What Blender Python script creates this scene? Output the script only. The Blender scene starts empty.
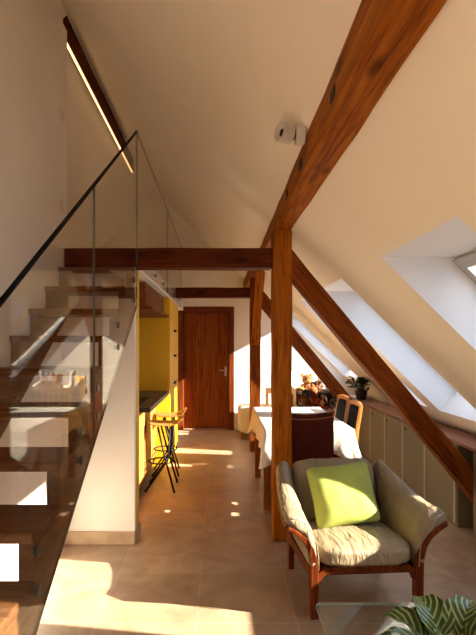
import bpy, bmesh, math, random
from mathutils import Vector, Matrix, Euler, noise
R = math.radians
random.seed(7)
S = bpy.context.scene
C = S.collection

# ------------------------------------------------------------------ camera
FPX, VPX, VPY, EYE = 460.0, 220.0, 344.0, 1.45
cam = bpy.data.cameras.new('camera')
cam.sensor_fit = 'VERTICAL'
cam.sensor_height = 24.0
cam.lens = 24.0 * FPX / 635.0
cam.shift_x = (238.0 - VPX) / 635.0
cam.shift_y = (VPY - 317.5) / 635.0
cam.clip_start = 0.05
camo = bpy.data.objects.new('camera', cam)
C.objects.link(camo)
camo.location = (0, 0, EYE)
camo.rotation_euler = (R(90), 0, 0)
S.camera = camo

# ------------------------------------------------------------------ sky, sun, exposure
world = bpy.data.worlds.new('sky')
S.world = world
world.use_nodes = True
wn = world.node_tree
bg = wn.nodes['Background']
bg.inputs[0].default_value = (0.66, 0.80, 1.0, 1)
bg.inputs[1].default_value = 1.5
sun = bpy.data.lights.new('sun', 'SUN')
sun.energy = 18.0
sun.angle = R(0.55)
sun.color = (1.0, 0.86, 0.66)
suno = bpy.data.objects.new('sun', sun)
C.objects.link(suno)
suno.rotation_euler = Vector((-1, 0.222, -0.535)).to_track_quat('-Z', 'Y').to_euler()
suno.location = (6, -1, 5)
S.view_settings.view_transform = 'Standard'
S.view_settings.look = 'None'
S.view_settings.gamma = 1.0
S.view_settings.use_curve_mapping = False
S.view_settings.exposure = 0.93
try:
    S.cycles.max_bounces = 12
    S.cycles.diffuse_bounces = 8
    S.cycles.glossy_bounces = 5
    S.cycles.transparent_max_bounces = 24
    S.cycles.use_denoising = True
    S.cycles.sample_clamp_indirect = 8.0
    S.cycles.caustics_reflective = False
    S.cycles.caustics_refractive = False
except Exception:
    pass

# roof: inner face Z = c - K*X, windows lie in the outer plane
K, CIN, CBAY, CWIN, COUT, YSTEP = 0.98, 2.80, 2.95, 3.207, 3.26, 5.5
WINS = [(-1.85, -0.05), (0.18, 1.0), (1.72, 2.54), (3.36, 4.18), (4.42, 5.14), (5.53, 5.95), (6.75, 7.70)]  # first two lie out of view, added to raise ambient and sun bounce
WXT, WXB = 1.303, 2.195          # top and bottom of the glass
def zin(x, y): return (CBAY if y > YSTEP else CIN) - K * x

# portals sit in the roof windows and only steer the sky light
for (ya, yb) in WINS:
    p = bpy.data.lights.new('sky_portal', 'AREA')
    p.shape = 'RECTANGLE'
    p.size = yb - ya
    p.size_y = (WXB - WXT) * 1.4
    p.cycles.is_portal = True
    po = bpy.data.objects.new('sky_portal', p)
    C.objects.link(po)
    mx = (WXT + WXB) / 2
    po.location = (mx + 0.03, (ya + yb) / 2, CWIN - K * mx + 0.03)
    n = Vector((-0.70, 0, -0.714))
    zax = -n.normalized()
    xax = Vector((0, 1, 0))
    yax = zax.cross(xax)
    po.rotation_euler = Matrix((xax, yax, zax)).transposed().to_euler()

# ------------------------------------------------------------------ materials
def mat(name):
    m = bpy.data.materials.new(name)
    m.use_nodes = True
    nt = m.node_tree
    return m, nt, nt.nodes['Principled BSDF']

def plain(name, col, rough=0.5, metal=0.0, nscale=0.0, namp=0.0, bump=0.0, spec=0.5, bscale=None):
    m, nt, b = mat(name)
    b.inputs['Base Color'].default_value = (*col, 1)
    b.inputs['Roughness'].default_value = rough
    b.inputs['Metallic'].default_value = metal
    b.inputs['Specular IOR Level'].default_value = spec
    if nscale:
        tc = nt.nodes.new('ShaderNodeTexCoord')
        n = nt.nodes.new('ShaderNodeTexNoise')
        n.inputs['Scale'].default_value = nscale
        n.inputs['Detail'].default_value = 5
        nt.links.new(tc.outputs['Object'], n.inputs['Vector'])
        r = nt.nodes.new('ShaderNodeValToRGB')
        r.color_ramp.elements[0].position = 0.3
        r.color_ramp.elements[1].position = 0.7
        r.color_ramp.elements[0].color = (*[c * (1 - namp) for c in col], 1)
        r.color_ramp.elements[1].color = (*[min(1, c * (1 + namp)) for c in col], 1)
        nt.links.new(n.outputs['Fac'], r.inputs['Fac'])
        nt.links.new(r.outputs['Color'], b.inputs['Base Color'])
        if bump:
            n2 = n
            if bscale:
                n2 = nt.nodes.new('ShaderNodeTexNoise')
                n2.inputs['Scale'].default_value = bscale
                n2.inputs['Detail'].default_value = 3
                nt.links.new(tc.outputs['Object'], n2.inputs['Vector'])
            bp = nt.nodes.new('ShaderNodeBump')
            bp.inputs['Strength'].default_value = bump
            bp.inputs['Distance'].default_value = 0.01
            nt.links.new(n2.outputs['Fac'], bp.inputs['Height'])
            nt.links.new(bp.outputs['Normal'], b.inputs['Normal'])
    return m

def wood(name, dark, mid, light, axis=0, scale=1.0, rough=0.58, knots=True, bump=0.25, streak=9.0, spec=0.08):
    m, nt, b = mat(name)
    L = nt.links
    tc = nt.nodes.new('ShaderNodeTexCoord')
    oi = nt.nodes.new('ShaderNodeObjectInfo')
    add = nt.nodes.new('ShaderNodeVectorMath'); add.operation = 'ADD'
    comb = nt.nodes.new('ShaderNodeMath'); comb.operation = 'MULTIPLY'; comb.inputs[1].default_value = 13.7
    L.new(oi.outputs['Random'], comb.inputs[0])
    L.new(tc.outputs['Object'], add.inputs[0])
    L.new(comb.outputs[0], add.inputs[1])
    mp = nt.nodes.new('ShaderNodeMapping')
    sc = [streak * scale] * 3
    sc[axis] = 0.7 * scale
    mp.inputs['Scale'].default_value = sc
    L.new(add.outputs[0], mp.inputs['Vector'])
    n1 = nt.nodes.new('ShaderNodeTexNoise')
    n1.inputs['Scale'].default_value = 2.0; n1.inputs['Detail'].default_value = 6
    n1.inputs['Distortion'].default_value = 1.6
    L.new(mp.outputs[0], n1.inputs['Vector'])
    n2 = nt.nodes.new('ShaderNodeTexNoise')
    n2.inputs['Scale'].default_value = 11.0; n2.inputs['Detail'].default_value = 4
    L.new(mp.outputs[0], n2.inputs['Vector'])
    mixf = nt.nodes.new('ShaderNodeMath'); mixf.operation = 'MULTIPLY_ADD'
    L.new(n2.outputs['Fac'], mixf.inputs[0]); mixf.inputs[1].default_value = 0.45
    sub = nt.nodes.new('ShaderNodeMath'); sub.operation = 'SUBTRACT'; sub.inputs[1].default_value = 0.22
    L.new(n1.outputs['Fac'], sub.inputs[0])
    L.new(sub.outputs[0], mixf.inputs[2])
    rp = nt.nodes.new('ShaderNodeValToRGB')
    e = rp.color_ramp.elements
    e[0].position = 0.28; e[0].color = (*dark, 1)
    e[1].position = 0.75; e[1].color = (*light, 1)
    k = e.new(0.5); k.color = (*mid, 1)
    L.new(mixf.outputs[0], rp.inputs['Fac'])
    out = rp.outputs['Color']
    if knots:
        mk = nt.nodes.new('ShaderNodeMapping')
        s2 = [7.0] * 3; s2[axis] = 2.6
        mk.inputs['Scale'].default_value = s2
        L.new(add.outputs[0], mk.inputs['Vector'])
        v = nt.nodes.new('ShaderNodeTexVoronoi'); v.inputs['Scale'].default_value = 1.0
        L.new(mk.outputs[0], v.inputs['Vector'])
        kr = nt.nodes.new('ShaderNodeValToRGB')
        kr.color_ramp.elements[0].position = 0.06; kr.color_ramp.elements[0].color = (0.25, 0.2, 0.18, 1)
        kr.color_ramp.elements[1].position = 0.2; kr.color_ramp.elements[1].color = (1, 1, 1, 1)
        L.new(v.outputs['Distance'], kr.inputs['Fac'])
        mm = nt.nodes.new('ShaderNodeMixRGB'); mm.blend_type = 'MULTIPLY'; mm.inputs[0].default_value = 0.85
        L.new(out, mm.inputs[1]); L.new(kr.outputs['Color'], mm.inputs[2])
        out = mm.outputs[0]
    L.new(out, b.inputs['Base Color'])
    b.inputs['Roughness'].default_value = rough
    b.inputs['Specular IOR Level'].default_value = spec
    bp = nt.nodes.new('ShaderNodeBump'); bp.inputs['Strength'].default_value = bump; bp.inputs['Distance'].default_value = 0.004
    L.new(mixf.outputs[0], bp.inputs['Height'])
    L.new(bp.outputs['Normal'], b.inputs['Normal'])
    return m

def glass(name, tint=(0.93, 0.95, 0.94), ior=1.5):
    m = bpy.data.materials.new(name); m.use_nodes = True
    nt = m.node_tree; nt.nodes.clear(); L = nt.links
    o = nt.nodes.new('ShaderNodeOutputMaterial')
    t = nt.nodes.new('ShaderNodeBsdfTransparent'); t.inputs[0].default_value = (*tint, 1)
    g = nt.nodes.new('ShaderNodeBsdfGlossy'); g.inputs['Roughness'].default_value = 0.0
    g.inputs[0].default_value = (0.97, 0.98, 0.97, 1)
    geo = nt.nodes.new('ShaderNodeNewGeometry')
    ma = nt.nodes.new('ShaderNodeMath'); ma.operation = 'MULTIPLY_ADD'
    L.new(geo.outputs['Backfacing'], ma.inputs[0]); ma.inputs[1].default_value = 1 / ior - ior; ma.inputs[2].default_value = ior
    f = nt.nodes.new('ShaderNodeFresnel')
    L.new(ma.outputs[0], f.inputs['IOR'])
    mx = nt.nodes.new('ShaderNodeMixShader')
    L.new(f.outputs[0], mx.inputs[0]); L.new(t.outputs[0], mx.inputs[1]); L.new(g.outputs[0], mx.inputs[2])
    L.new(mx.outputs[0], o.inputs[0])
    return m

def emit(name, col, strength):
    m, nt, b = mat(name)
    b.inputs['Emission Color'].default_value = (*col, 1)
    b.inputs['Emission Strength'].default_value = strength
    return m

def tile_floor():
    m, nt, b = mat('travertine_tiles'); L = nt.links
    tc = nt.nodes.new('ShaderNodeTexCoord')
    mp = nt.nodes.new('ShaderNodeMapping'); mp.vector_type = 'POINT'
    mp.inputs['Location'].default_value = (-0.40, -3.438, 0)
    L.new(tc.outputs['Object'], mp.inputs['Vector'])
    br = nt.nodes.new('ShaderNodeTexBrick')
    br.offset = 0.0; br.squash = 1.0
    br.inputs['Scale'].default_value = 1.0
    br.inputs['Brick Width'].default_value = 0.52
    br.inputs['Row Height'].default_value = 0.525
    br.inputs['Mortar Size'].default_value = 0.0028
    br.inputs['Mortar Smooth'].default_value = 0.3
    br.inputs['Color1'].default_value = (0.42, 0.305, 0.215, 1)
    br.inputs['Color2'].default_value = (0.37, 0.265, 0.185, 1)
    br.inputs['Mortar'].default_value = (0.50, 0.385, 0.29, 1)
    L.new(mp.outputs[0], br.inputs['Vector'])
    n = nt.nodes.new('ShaderNodeTexNoise'); n.inputs['Scale'].default_value = 3.2; n.inputs['Detail'].default_value = 9
    n.inputs['Distortion'].default_value = 1.3; n.inputs['Roughness'].default_value = 0.62
    L.new(tc.outputs['Object'], n.inputs['Vector'])
    r = nt.nodes.new('ShaderNodeValToRGB')
    r.color_ramp.elements[0].position = 0.3; r.color_ramp.elements[0].color = (0.68, 0.61, 0.56, 1)
    r.color_ramp.elements[1].position = 0.72; r.color_ramp.elements[1].color = (1.30, 1.27, 1.22, 1)
    L.new(n.outputs['Fac'], r.inputs['Fac'])
    mm = nt.nodes.new('ShaderNodeMixRGB'); mm.blend_type = 'MULTIPLY'; mm.inputs[0].default_value = 0.8
    L.new(br.outputs['Color'], mm.inputs[1]); L.new(r.outputs['Color'], mm.inputs[2])
    L.new(mm.outputs[0], b.inputs['Base Color'])
    rr = nt.nodes.new('ShaderNodeMapRange')
    rr.inputs['To Min'].default_value = 0.30; rr.inputs['To Max'].default_value = 0.5
    L.new(n.outputs['Fac'], rr.inputs['Value']); L.new(rr.outputs[0], b.inputs['Roughness'])
    bp = nt.nodes.new('ShaderNodeBump'); bp.inputs['Strength'].default_value = 0.25; bp.inputs['Distance'].default_value = 0.002
    bp.invert = True
    L.new(br.outputs['Fac'], bp.inputs['Height']); L.new(bp.outputs['Normal'], b.inputs['Normal'])
    return m

def leather(name, col, rough=0.45, wr=0.5, spec=0.4):
    m, nt, b = mat(name); L = nt.links
    b.inputs['Specular IOR Level'].default_value = spec
    tc = nt.nodes.new('ShaderNodeTexCoord')
    n = nt.nodes.new('ShaderNodeTexNoise'); n.inputs['Scale'].default_value = 6; n.inputs['Detail'].default_value = 5
    L.new(tc.outputs['Object'], n.inputs['Vector'])
    r = nt.nodes.new('ShaderNodeValToRGB')
    r.color_ramp.elements[0].position = 0.3; r.color_ramp.elements[0].color = (*[c * 0.82 for c in col], 1)
    r.color_ramp.elements[1].position = 0.7; r.color_ramp.elements[1].color = (*[c * 1.1 for c in col], 1)
    L.new(n.outputs['Fac'], r.inputs['Fac']); L.new(r.outputs['Color'], b.inputs['Base Color'])
    b.inputs['Roughness'].default_value = rough
    mp = nt.nodes.new('ShaderNodeMapping'); mp.inputs['Scale'].default_value = (16, 3.5, 6)
    L.new(tc.outputs['Object'], mp.inputs['Vector'])
    w = nt.nodes.new('ShaderNodeTexNoise'); w.inputs['Scale'].default_value = 1.6; w.inputs['Detail'].default_value = 3
    w.inputs['Distortion'].default_value = 1.0
    L.new(mp.outputs[0], w.inputs['Vector'])
    bp = nt.nodes.new('ShaderNodeBump'); bp.inputs['Strength'].default_value = wr; bp.inputs['Distance'].default_value = 0.02
    L.new(w.outputs['Fac'], bp.inputs['Height'])
    f = nt.nodes.new('ShaderNodeTexNoise'); f.inputs['Scale'].default_value = 220
    L.new(tc.outputs['Object'], f.inputs['Vector'])
    b2 = nt.nodes.new('ShaderNodeBump'); b2.inputs['Strength'].default_value = 0.12; b2.inputs['Distance'].default_value = 0.003
    L.new(f.outputs['Fac'], b2.inputs['Height']); L.new(bp.outputs['Normal'], b2.inputs['Normal'])
    L.new(b2.outputs['Normal'], b.inputs['Normal'])
    return m

def leaf_mat(name, dark, pale, bands, amount):
    m, nt, b = mat(name); L = nt.links
    uv = nt.nodes.new('ShaderNodeTexCoord')
    sx = nt.nodes.new('ShaderNodeSeparateXYZ'); L.new(uv.outputs['UV'], sx.inputs[0])
    ab = nt.nodes.new('ShaderNodeMath'); ab.operation = 'ABSOLUTE'
    s5 = nt.nodes.new('ShaderNodeMath'); s5.operation = 'SUBTRACT'; s5.inputs[1].default_value = 0.5
    L.new(sx.outputs[1], s5.inputs[0]); L.new(s5.outputs[0], ab.inputs[0])
    ma = nt.nodes.new('ShaderNodeMath'); ma.operation = 'MULTIPLY_ADD'; ma.inputs[1].default_value = -0.75
    L.new(ab.outputs[0], ma.inputs[0]); L.new(sx.outputs[0], ma.inputs[2])
    mu = nt.nodes.new('ShaderNodeMath'); mu.operation = 'MULTIPLY'; mu.inputs[1].default_value = bands * 6.283
    L.new(ma.outputs[0], mu.inputs[0])
    si = nt.nodes.new('ShaderNodeMath'); si.operation = 'SINE'; L.new(mu.outputs[0], si.inputs[0])
    r = nt.nodes.new('ShaderNodeValToRGB')
    r.color_ramp.elements[0].position = 0.58; r.color_ramp.elements[0].color = (*dark, 1)
    r.color_ramp.elements[1].position = 0.95
    r.color_ramp.elements[1].color = (*[d + (p - d) * amount for d, p in zip(dark, pale)], 1)
    h = nt.nodes.new('ShaderNodeMath'); h.operation = 'MULTIPLY_ADD'; h.inputs[1].default_value = 0.5; h.inputs[2].default_value = 0.5
    L.new(si.outputs[0], h.inputs[0]); L.new(h.outputs[0], r.inputs['Fac'])
    L.new(r.outputs['Color'], b.inputs['Base Color'])
    b.inputs['Roughness'].default_value = 0.35
    return m

M = {}
M['plaster'] = plain('white_plaster', (0.87, 0.83, 0.775), 0.85, nscale=3, namp=0.02, bump=0.05, bscale=60)
M['ceiling'] = plain('ceiling_plaster', (0.90, 0.82, 0.70), 0.85, nscale=2, namp=0.015, bump=0.04, bscale=50)
M['reveal'] = plain('white_reveal', (0.82, 0.83, 0.86), 0.8)
M['floor'] = tile_floor()
M['stone'] = plain('travertine_skirting', (0.48, 0.34, 0.22), 0.4, nscale=9, namp=0.18)
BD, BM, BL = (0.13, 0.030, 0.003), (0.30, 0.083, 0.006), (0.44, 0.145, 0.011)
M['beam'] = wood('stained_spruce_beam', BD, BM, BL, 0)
M['beam_shaded'] = wood('shaded_spruce_timber', (0.085, 0.018, 0.003), (0.19, 0.046, 0.006), (0.29, 0.082, 0.010), 0)  # darker copy of beam wood: shade on braces and far post in its colour
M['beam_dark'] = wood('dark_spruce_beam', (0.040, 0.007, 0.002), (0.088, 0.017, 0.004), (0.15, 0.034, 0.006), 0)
M['stair'] = wood('walnut_stair', (0.07, 0.03, 0.012), (0.15, 0.068, 0.028), (0.24, 0.115, 0.05), 1, knots=False, rough=0.3)
M['tread'] = wood('walnut_tread', (0.06, 0.024, 0.010), (0.13, 0.056, 0.024), (0.20, 0.095, 0.042), 0, knots=False, rough=0.28)
M['door'] = wood('mahogany_door', (0.13, 0.03, 0.006), (0.26, 0.068, 0.013), (0.35, 0.105, 0.022), 2, knots=False, rough=0.35, streak=14)
M['door_frame'] = wood('mahogany_frame', (0.07, 0.016, 0.005), (0.15, 0.036, 0.010), (0.22, 0.06, 0.018), 2, knots=False, rough=0.35, streak=14)
M['oak'] = wood('orange_oak_front', (0.38, 0.15, 0.035), (0.47, 0.20, 0.05), (0.54, 0.25, 0.075), 2, knots=False, rough=0.4)
M['brown_cab'] = wood('brown_wall_cabinet', (0.12, 0.04, 0.012), (0.2, 0.07, 0.02), (0.28, 0.1, 0.035), 1, knots=False)
M['yellow'] = plain('yellow_lacquer', (0.80, 0.455, 0.012), 0.5, nscale=2, namp=0.03)
M['worktop'] = plain('dark_stone_worktop', (0.055, 0.05, 0.045), 0.35, nscale=40, namp=0.3)
M['black'] = plain('black_metal', (0.005, 0.005, 0.005), 0.5, spec=0.2)
M['rail'] = plain('black_handrail', (0.004, 0.004, 0.004), 0.6, spec=0.1)
M['steel'] = plain('brushed_steel', (0.55, 0.53, 0.50), 0.35, metal=1.0)
M['dark_steel'] = plain('dark_bolt_steel', (0.10, 0.09, 0.08), 0.35, metal=0.8)
M['glass'] = glass('balustrade_glass', (0.92, 0.91, 0.88), 1.2)
M['glass_edge'] = plain('cut_glass_edge', (0.10, 0.115, 0.10), 0.15)
M['table_edge'] = plain('table_glass_edge', (0.36, 0.42, 0.38), 0.2)
M['table_glass'] = glass('table_glass', (0.84, 0.88, 0.86), 1.33)
M['pane'] = glass('window_pane', (0.97, 0.98, 0.98), 1.4)
M['white_frame'] = plain('grey_window_frame', (0.42, 0.42, 0.42), 0.4)
M['white_plastic'] = plain('white_plastic', (0.75, 0.70, 0.64), 0.4)
M['lamp'] = plain('white_lamp_housing', (0.62, 0.58, 0.53), 0.45)
M['led'] = emit('warm_led', (1.0, 0.56, 0.24), 1.6)
M['chair_wood'] = wood('teak_armchair', (0.05, 0.009, 0.003), (0.115, 0.024, 0.006), (0.18, 0.044, 0.010), 2, knots=False, rough=0.3)
M['leather'] = leather('grey_beige_leather', (0.27, 0.215, 0.140), 0.45, 0.8)
M['piping'] = plain('dark_piping', (0.06, 0.045, 0.03), 0.6)
M['pillow'] = plain('green_velvet', (0.34, 0.41, 0.085), 0.8, nscale=9, namp=0.12, bump=0.3)
M['cloth'] = plain('white_tablecloth', (0.80, 0.77, 0.72), 0.85, nscale=5, namp=0.03, bump=0.1)
M['oxblood'] = leather('oxblood_leather', (0.08, 0.012, 0.006), 0.55, 0.1, 0.12)
M['brass'] = plain('brass_nail', (0.55, 0.36, 0.14), 0.35, metal=1.0)
M['chair_frame'] = wood('orange_chair_frame', (0.30, 0.10, 0.025), (0.42, 0.16, 0.04), (0.52, 0.22, 0.06), 2, knots=False, rough=0.35)
M['black_pad'] = plain('black_upholstery', (0.008, 0.006, 0.006), 0.8, nscale=30, namp=0.2, spec=0.08)
M['light_wood'] = wood('light_beech', (0.50, 0.29, 0.12), (0.62, 0.38, 0.17), (0.70, 0.46, 0.22), 2, knots=False, rough=0.4)
M['bent'] = wood('bent_plywood_seat', (0.26, 0.10, 0.026), (0.36, 0.15, 0.04), (0.44, 0.20, 0.06), 0, knots=False, rough=0.35)
M['table_leg'] = wood('table_leg_wood', (0.16, 0.05, 0.012), (0.26, 0.09, 0.02), (0.34, 0.13, 0.03), 2, knots=False)
M['olive'] = plain('olive_cabinet_front', (0.205, 0.178, 0.108), 0.5, nscale=4, namp=0.06)
M['pale_edge'] = plain('pale_cabinet_edge', (0.46, 0.40, 0.29), 0.5)
M['top_board'] = wood('pinkish_top_board', (0.18, 0.072, 0.04), (0.26, 0.115, 0.07), (0.33, 0.16, 0.105), 1, knots=False, rough=0.4)
M['cover'] = plain('cream_daybed_cover', (0.68, 0.58, 0.44), 0.9, nscale=5, namp=0.05, bump=0.2)
M['pot_dark'] = plain('dark_glazed_pot', (0.018, 0.018, 0.02), 0.3)
M['pot_clay'] = plain('grey_ceramic_pot', (0.25, 0.23, 0.20), 0.5)
M['soil'] = plain('potting_soil', (0.03, 0.02, 0.012), 0.95, nscale=60, namp=0.4, bump=0.6)
M['leaf_striped'] = leaf_mat('striped_prayer_leaf', (0.022, 0.075, 0.014), (0.33, 0.42, 0.14), 6.5, 1.0)
M['leaf_dark'] = leaf_mat('dark_glossy_leaf', (0.010, 0.032, 0.010), (0.03, 0.07, 0.02), 5, 0.5)
M['stem'] = plain('green_stem', (0.06, 0.10, 0.03), 0.6)
for nm, col in (('plush_white', (0.85, 0.80, 0.72)), ('plush_yellow', (0.80, 0.42, 0.03)), ('plush_brown', (0.24, 0.09, 0.025)),
                ('plush_tan', (0.48, 0.26, 0.09)), ('plush_black', (0.016, 0.013, 0.012)), ('plush_red', (0.30, 0.045, 0.02)),
                ('plush_pink', (0.55, 0.33, 0.26)), ('plush_grey', (0.20, 0.17, 0.14))):
    M[nm] = plain(nm, col, 0.95, nscale=40, namp=0.2, bump=0.5)

# ------------------------------------------------------------------ mesh helpers
class MB:
    def __init__(s): s.b = bmesh.new(); s.mi = 0; s.M = Matrix.Identity(4); s.uv = None
    def _f(s, vs):
        try:
            f = s.b.faces.new(vs); f.material_index = s.mi; return f
        except ValueError:
            return None
    def v(s, p): return s.b.verts.new(s.M @ Vector(p))
    def box(s, lo, hi):
        x0, y0, z0 = lo; x1, y1, z1 = hi
        p = [s.v(q) for q in ((x0,y0,z0),(x1,y0,z0),(x1,y1,z0),(x0,y1,z0),(x0,y0,z1),(x1,y0,z1),(x1,y1,z1),(x0,y1,z1))]
        for q in ((0,3,2,1),(4,5,6,7),(0,1,5,4),(1,2,6,5),(2,3,7,6),(3,0,4,7)): s._f([p[i] for i in q])
        return s
    def quad(s, *pts): s._f([s.v(p) for p in pts]); return s
    def rings(s, rings, closed=True, cap=True):
        R_ = [[s.v(p) for p in r] for r in rings]
        n = len(R_[0])
        for a, b_ in zip(R_[:-1], R_[1:]):
            for i in range(n if closed else n - 1):
                j = (i + 1) % n
                s._f([a[i], a[j], b_[j], b_[i]])
        if cap and closed:
            s._f(list(reversed(R_[0]))); s._f(R_[-1])
        return R_
    def tube(s, pts, r, seg=10, cap=True):
        pts = [Vector(p) for p in pts]
        rr = r if isinstance(r, (list, tuple)) else [r] * len(pts)
        rings = []; up = None
        for i, p in enumerate(pts):
            t = (pts[min(i + 1, len(pts) - 1)] - pts[max(i - 1, 0)]).normalized()
            if up is None:
                up = Vector((0, 0, 1)) if abs(t.z) < 0.9 else Vector((1, 0, 0))
            a = t.cross(up).normalized(); up = a.cross(t).normalized()
            rings.append([p + (a * math.cos(k * 2 * math.pi / seg) + up * math.sin(k * 2 * math.pi / seg)) * rr[i] for k in range(seg)])
        s.rings(rings, True, cap); return s
    def strip(s, pts, side, w, t, nrm=None):
        """rectangular section swept along pts; side = width direction (constant)"""
        pts = [Vector(p) for p in pts]; side = Vector(side).normalized(); rings = []
        for i, p in enumerate(pts):
            d = (pts[min(i + 1, len(pts) - 1)] - pts[max(i - 1, 0)]).normalized()
            n = d.cross(side).normalized()
            ww = w[i] if isinstance(w, (list, tuple)) else w
            tt = t[i] if isinstance(t, (list, tuple)) else t
            rings.append([p + side * ww / 2 + n * tt / 2, p - side * ww / 2 + n * tt / 2, p - side * ww / 2 - n * tt / 2, p + side * ww / 2 - n * tt / 2])
        s.rings(rings); return s
    def lathe(s, prof, c=(0, 0, 0), seg=28, cap=True):
        rings = [[(c[0] + r * math.cos(k * 2 * math.pi / seg), c[1] + r * math.sin(k * 2 * math.pi / seg), c[2] + z) for k in range(seg)] for r, z in prof]
        s.rings(rings, True, cap); return s
    def ell(s, c, r, seg=14, rot=None, ns=8):
        q = Euler(rot).to_matrix() if rot else Matrix.Identity(3)
        c = Vector(c); rings = []
        for i in range(1, ns):
            th = math.pi * i / ns
            rings.append([c + q @ Vector((r[0] * math.sin(th) * math.cos(a), r[1] * math.sin(th) * math.sin(a), -r[2] * math.cos(th))) for a in [k * 2 * math.pi / seg for k in range(seg)]])
        R_ = s.rings(rings, True, False)
        lo = s.v(c + q @ Vector((0, 0, -r[2]))); hi = s.v(c + q @ Vector((0, 0, r[2])))
        for k in range(seg):
            s._f([lo, R_[0][(k + 1) % seg], R_[0][k]]); s._f([hi, R_[-1][k], R_[-1][(k + 1) % seg]])
        return s
    def cushion(s, c, h, e=4.0, nu=20, rot=None, f=None):
        """superellipsoid block: half sizes h, exponent e"""
        q = Euler(rot).to_matrix() if rot else Matrix.Identity(3)
        bm2 = bmesh.new(); bmesh.ops.create_cube(bm2, size=2)
        bmesh.ops.subdivide_edges(bm2, edges=bm2.edges[:], cuts=nu, use_grid_fill=True)
        mp = {}
        for v in bm2.verts:
            p = v.co; n = (abs(p.x) ** e + abs(p.y) ** e + abs(p.z) ** e) ** (1 / e)
            p = p / n
            w = Vector((p.x * h[0], p.y * h[1], p.z * h[2]))
            if f: w = f(w, p)
            mp[v] = s.v(Vector(c) + q @ w)
        for fc in bm2.faces: s._f([mp[v] for v in fc.verts])
        bm2.free(); return s
    def poly_x(s, yz, x0, x1):
        a = [s.v((x0, y, z)) for y, z in yz]; b_ = [s.v((x1, y, z)) for y, z in yz]
        n = len(yz)
        s._f(a); s._f(list(reversed(b_)))
        for i in range(n): s._f([a[i], b_[i], b_[(i + 1) % n], a[(i + 1) % n]])
        return s

def link(o, parent=None):
    C.objects.link(o)
    if parent: o.parent = parent
    return o
def obj(name, mb, m, parent=None, smooth=False, bevel=0.0, bseg=2, loc=None, rot=None, sub=0, solid=0.0):
    me = bpy.data.meshes.new(name)
    bmesh.ops.recalc_face_normals(mb.b, faces=mb.b.faces[:])
    mb.b.to_mesh(me); mb.b.free()
    for k in (m if isinstance(m, (list, tuple)) else [m]): me.materials.append(k)
    if smooth:
        for p in me.polygons: p.use_smooth = True
    o = bpy.data.objects.new(name, me); link(o, parent)
    if solid:
        md = o.modifiers.new('solid', 'SOLIDIFY'); md.thickness = solid; md.offset = 0
    if bevel:
        md = o.modifiers.new('bevel', 'BEVEL'); md.width = bevel; md.segments = bseg; md.limit_method = 'ANGLE'
    if sub:
        md = o.modifiers.new('sub', 'SUBSURF'); md.levels = sub; md.render_levels = sub
    if loc: o.location = loc
    if rot: o.rotation_euler = rot
    return o
def tag(o, label, cat, group=None):
    o['label'] = label; o['category'] = cat
    if group: o['group'] = group
    return o
def thing(name, label, cat, loc=(0, 0, 0), rz=0.0, group=None):
    o = bpy.data.objects.new(name, None); C.objects.link(o)
    o.empty_display_size = 0.05
    o.location = loc; o.rotation_euler = (0, 0, rz)
    return tag(o, label, cat, group)
def struct(name, mb, m, **k):
    o = obj(name, mb, m, **k); o['kind'] = 'structure'; return o
def dup(root, loc, rz=None, label=None):
    r = root.copy(); C.objects.link(r); r.location = loc
    if rz is not None: r.rotation_euler = (0, 0, rz)
    if label: r['label'] = label
    for ch in list(root.children):
        c = ch.copy(); C.objects.link(c); c.parent = r
        for g in list(ch.children):
            d = g.copy(); C.objects.link(d); d.parent = c
    return r
def bx(lo, hi): return MB().box(lo, hi)

# ------------------------------------------------------------------ shell
struct('floor', bx((-3.4, -2.2, -0.15), (3.3, 8.2, 0)), M['floor'])
XW = -1.15
struct('wall_left', bx((-1.36, -2.0, 0), (XW, 3.457, 3.80)), M['plaster'])
struct('wall_stair', bx((XW, 3.34, 0), (-0.62, 3.40, 2.005)), M['plaster'])
struct('wall_kitchen', bx((-1.36, 3.457, 0), (-1.17, 7.75, 2.01)), M['plaster'])
struct('wall_loft', bx((-3.4, 3.30, 0), (-1.36, 3.457, 3.85)), M['plaster'])
struct('wall_front', bx((-3.4, -2.2, 0), (3.3, -2.0, 4.3)), M['plaster'])
struct('wall_right', bx((2.17, -2.0, 0), (2.24, 7.75, 0.60)), M['plaster'])
DX0, DX1, DZ = -0.708, 0.236, 2.08
w = MB(); w.box((-3.4, 7.75, 0), (DX0, 8.05, 4.4)); w.box((DX1, 7.75, 0), (3.3, 8.05, 4.4)); w.box((DX0, 7.75, DZ), (DX1, 8.05, 4.4)); w.box((DX0, 8.002, 0), (DX1, 8.05, DZ))
struct('wall_back', w, M['plaster'])
struct('wall_side', bx((-3.4, 3.4, 0), (-3.25, 7.75, 2.4)), M['plaster'])

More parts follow.
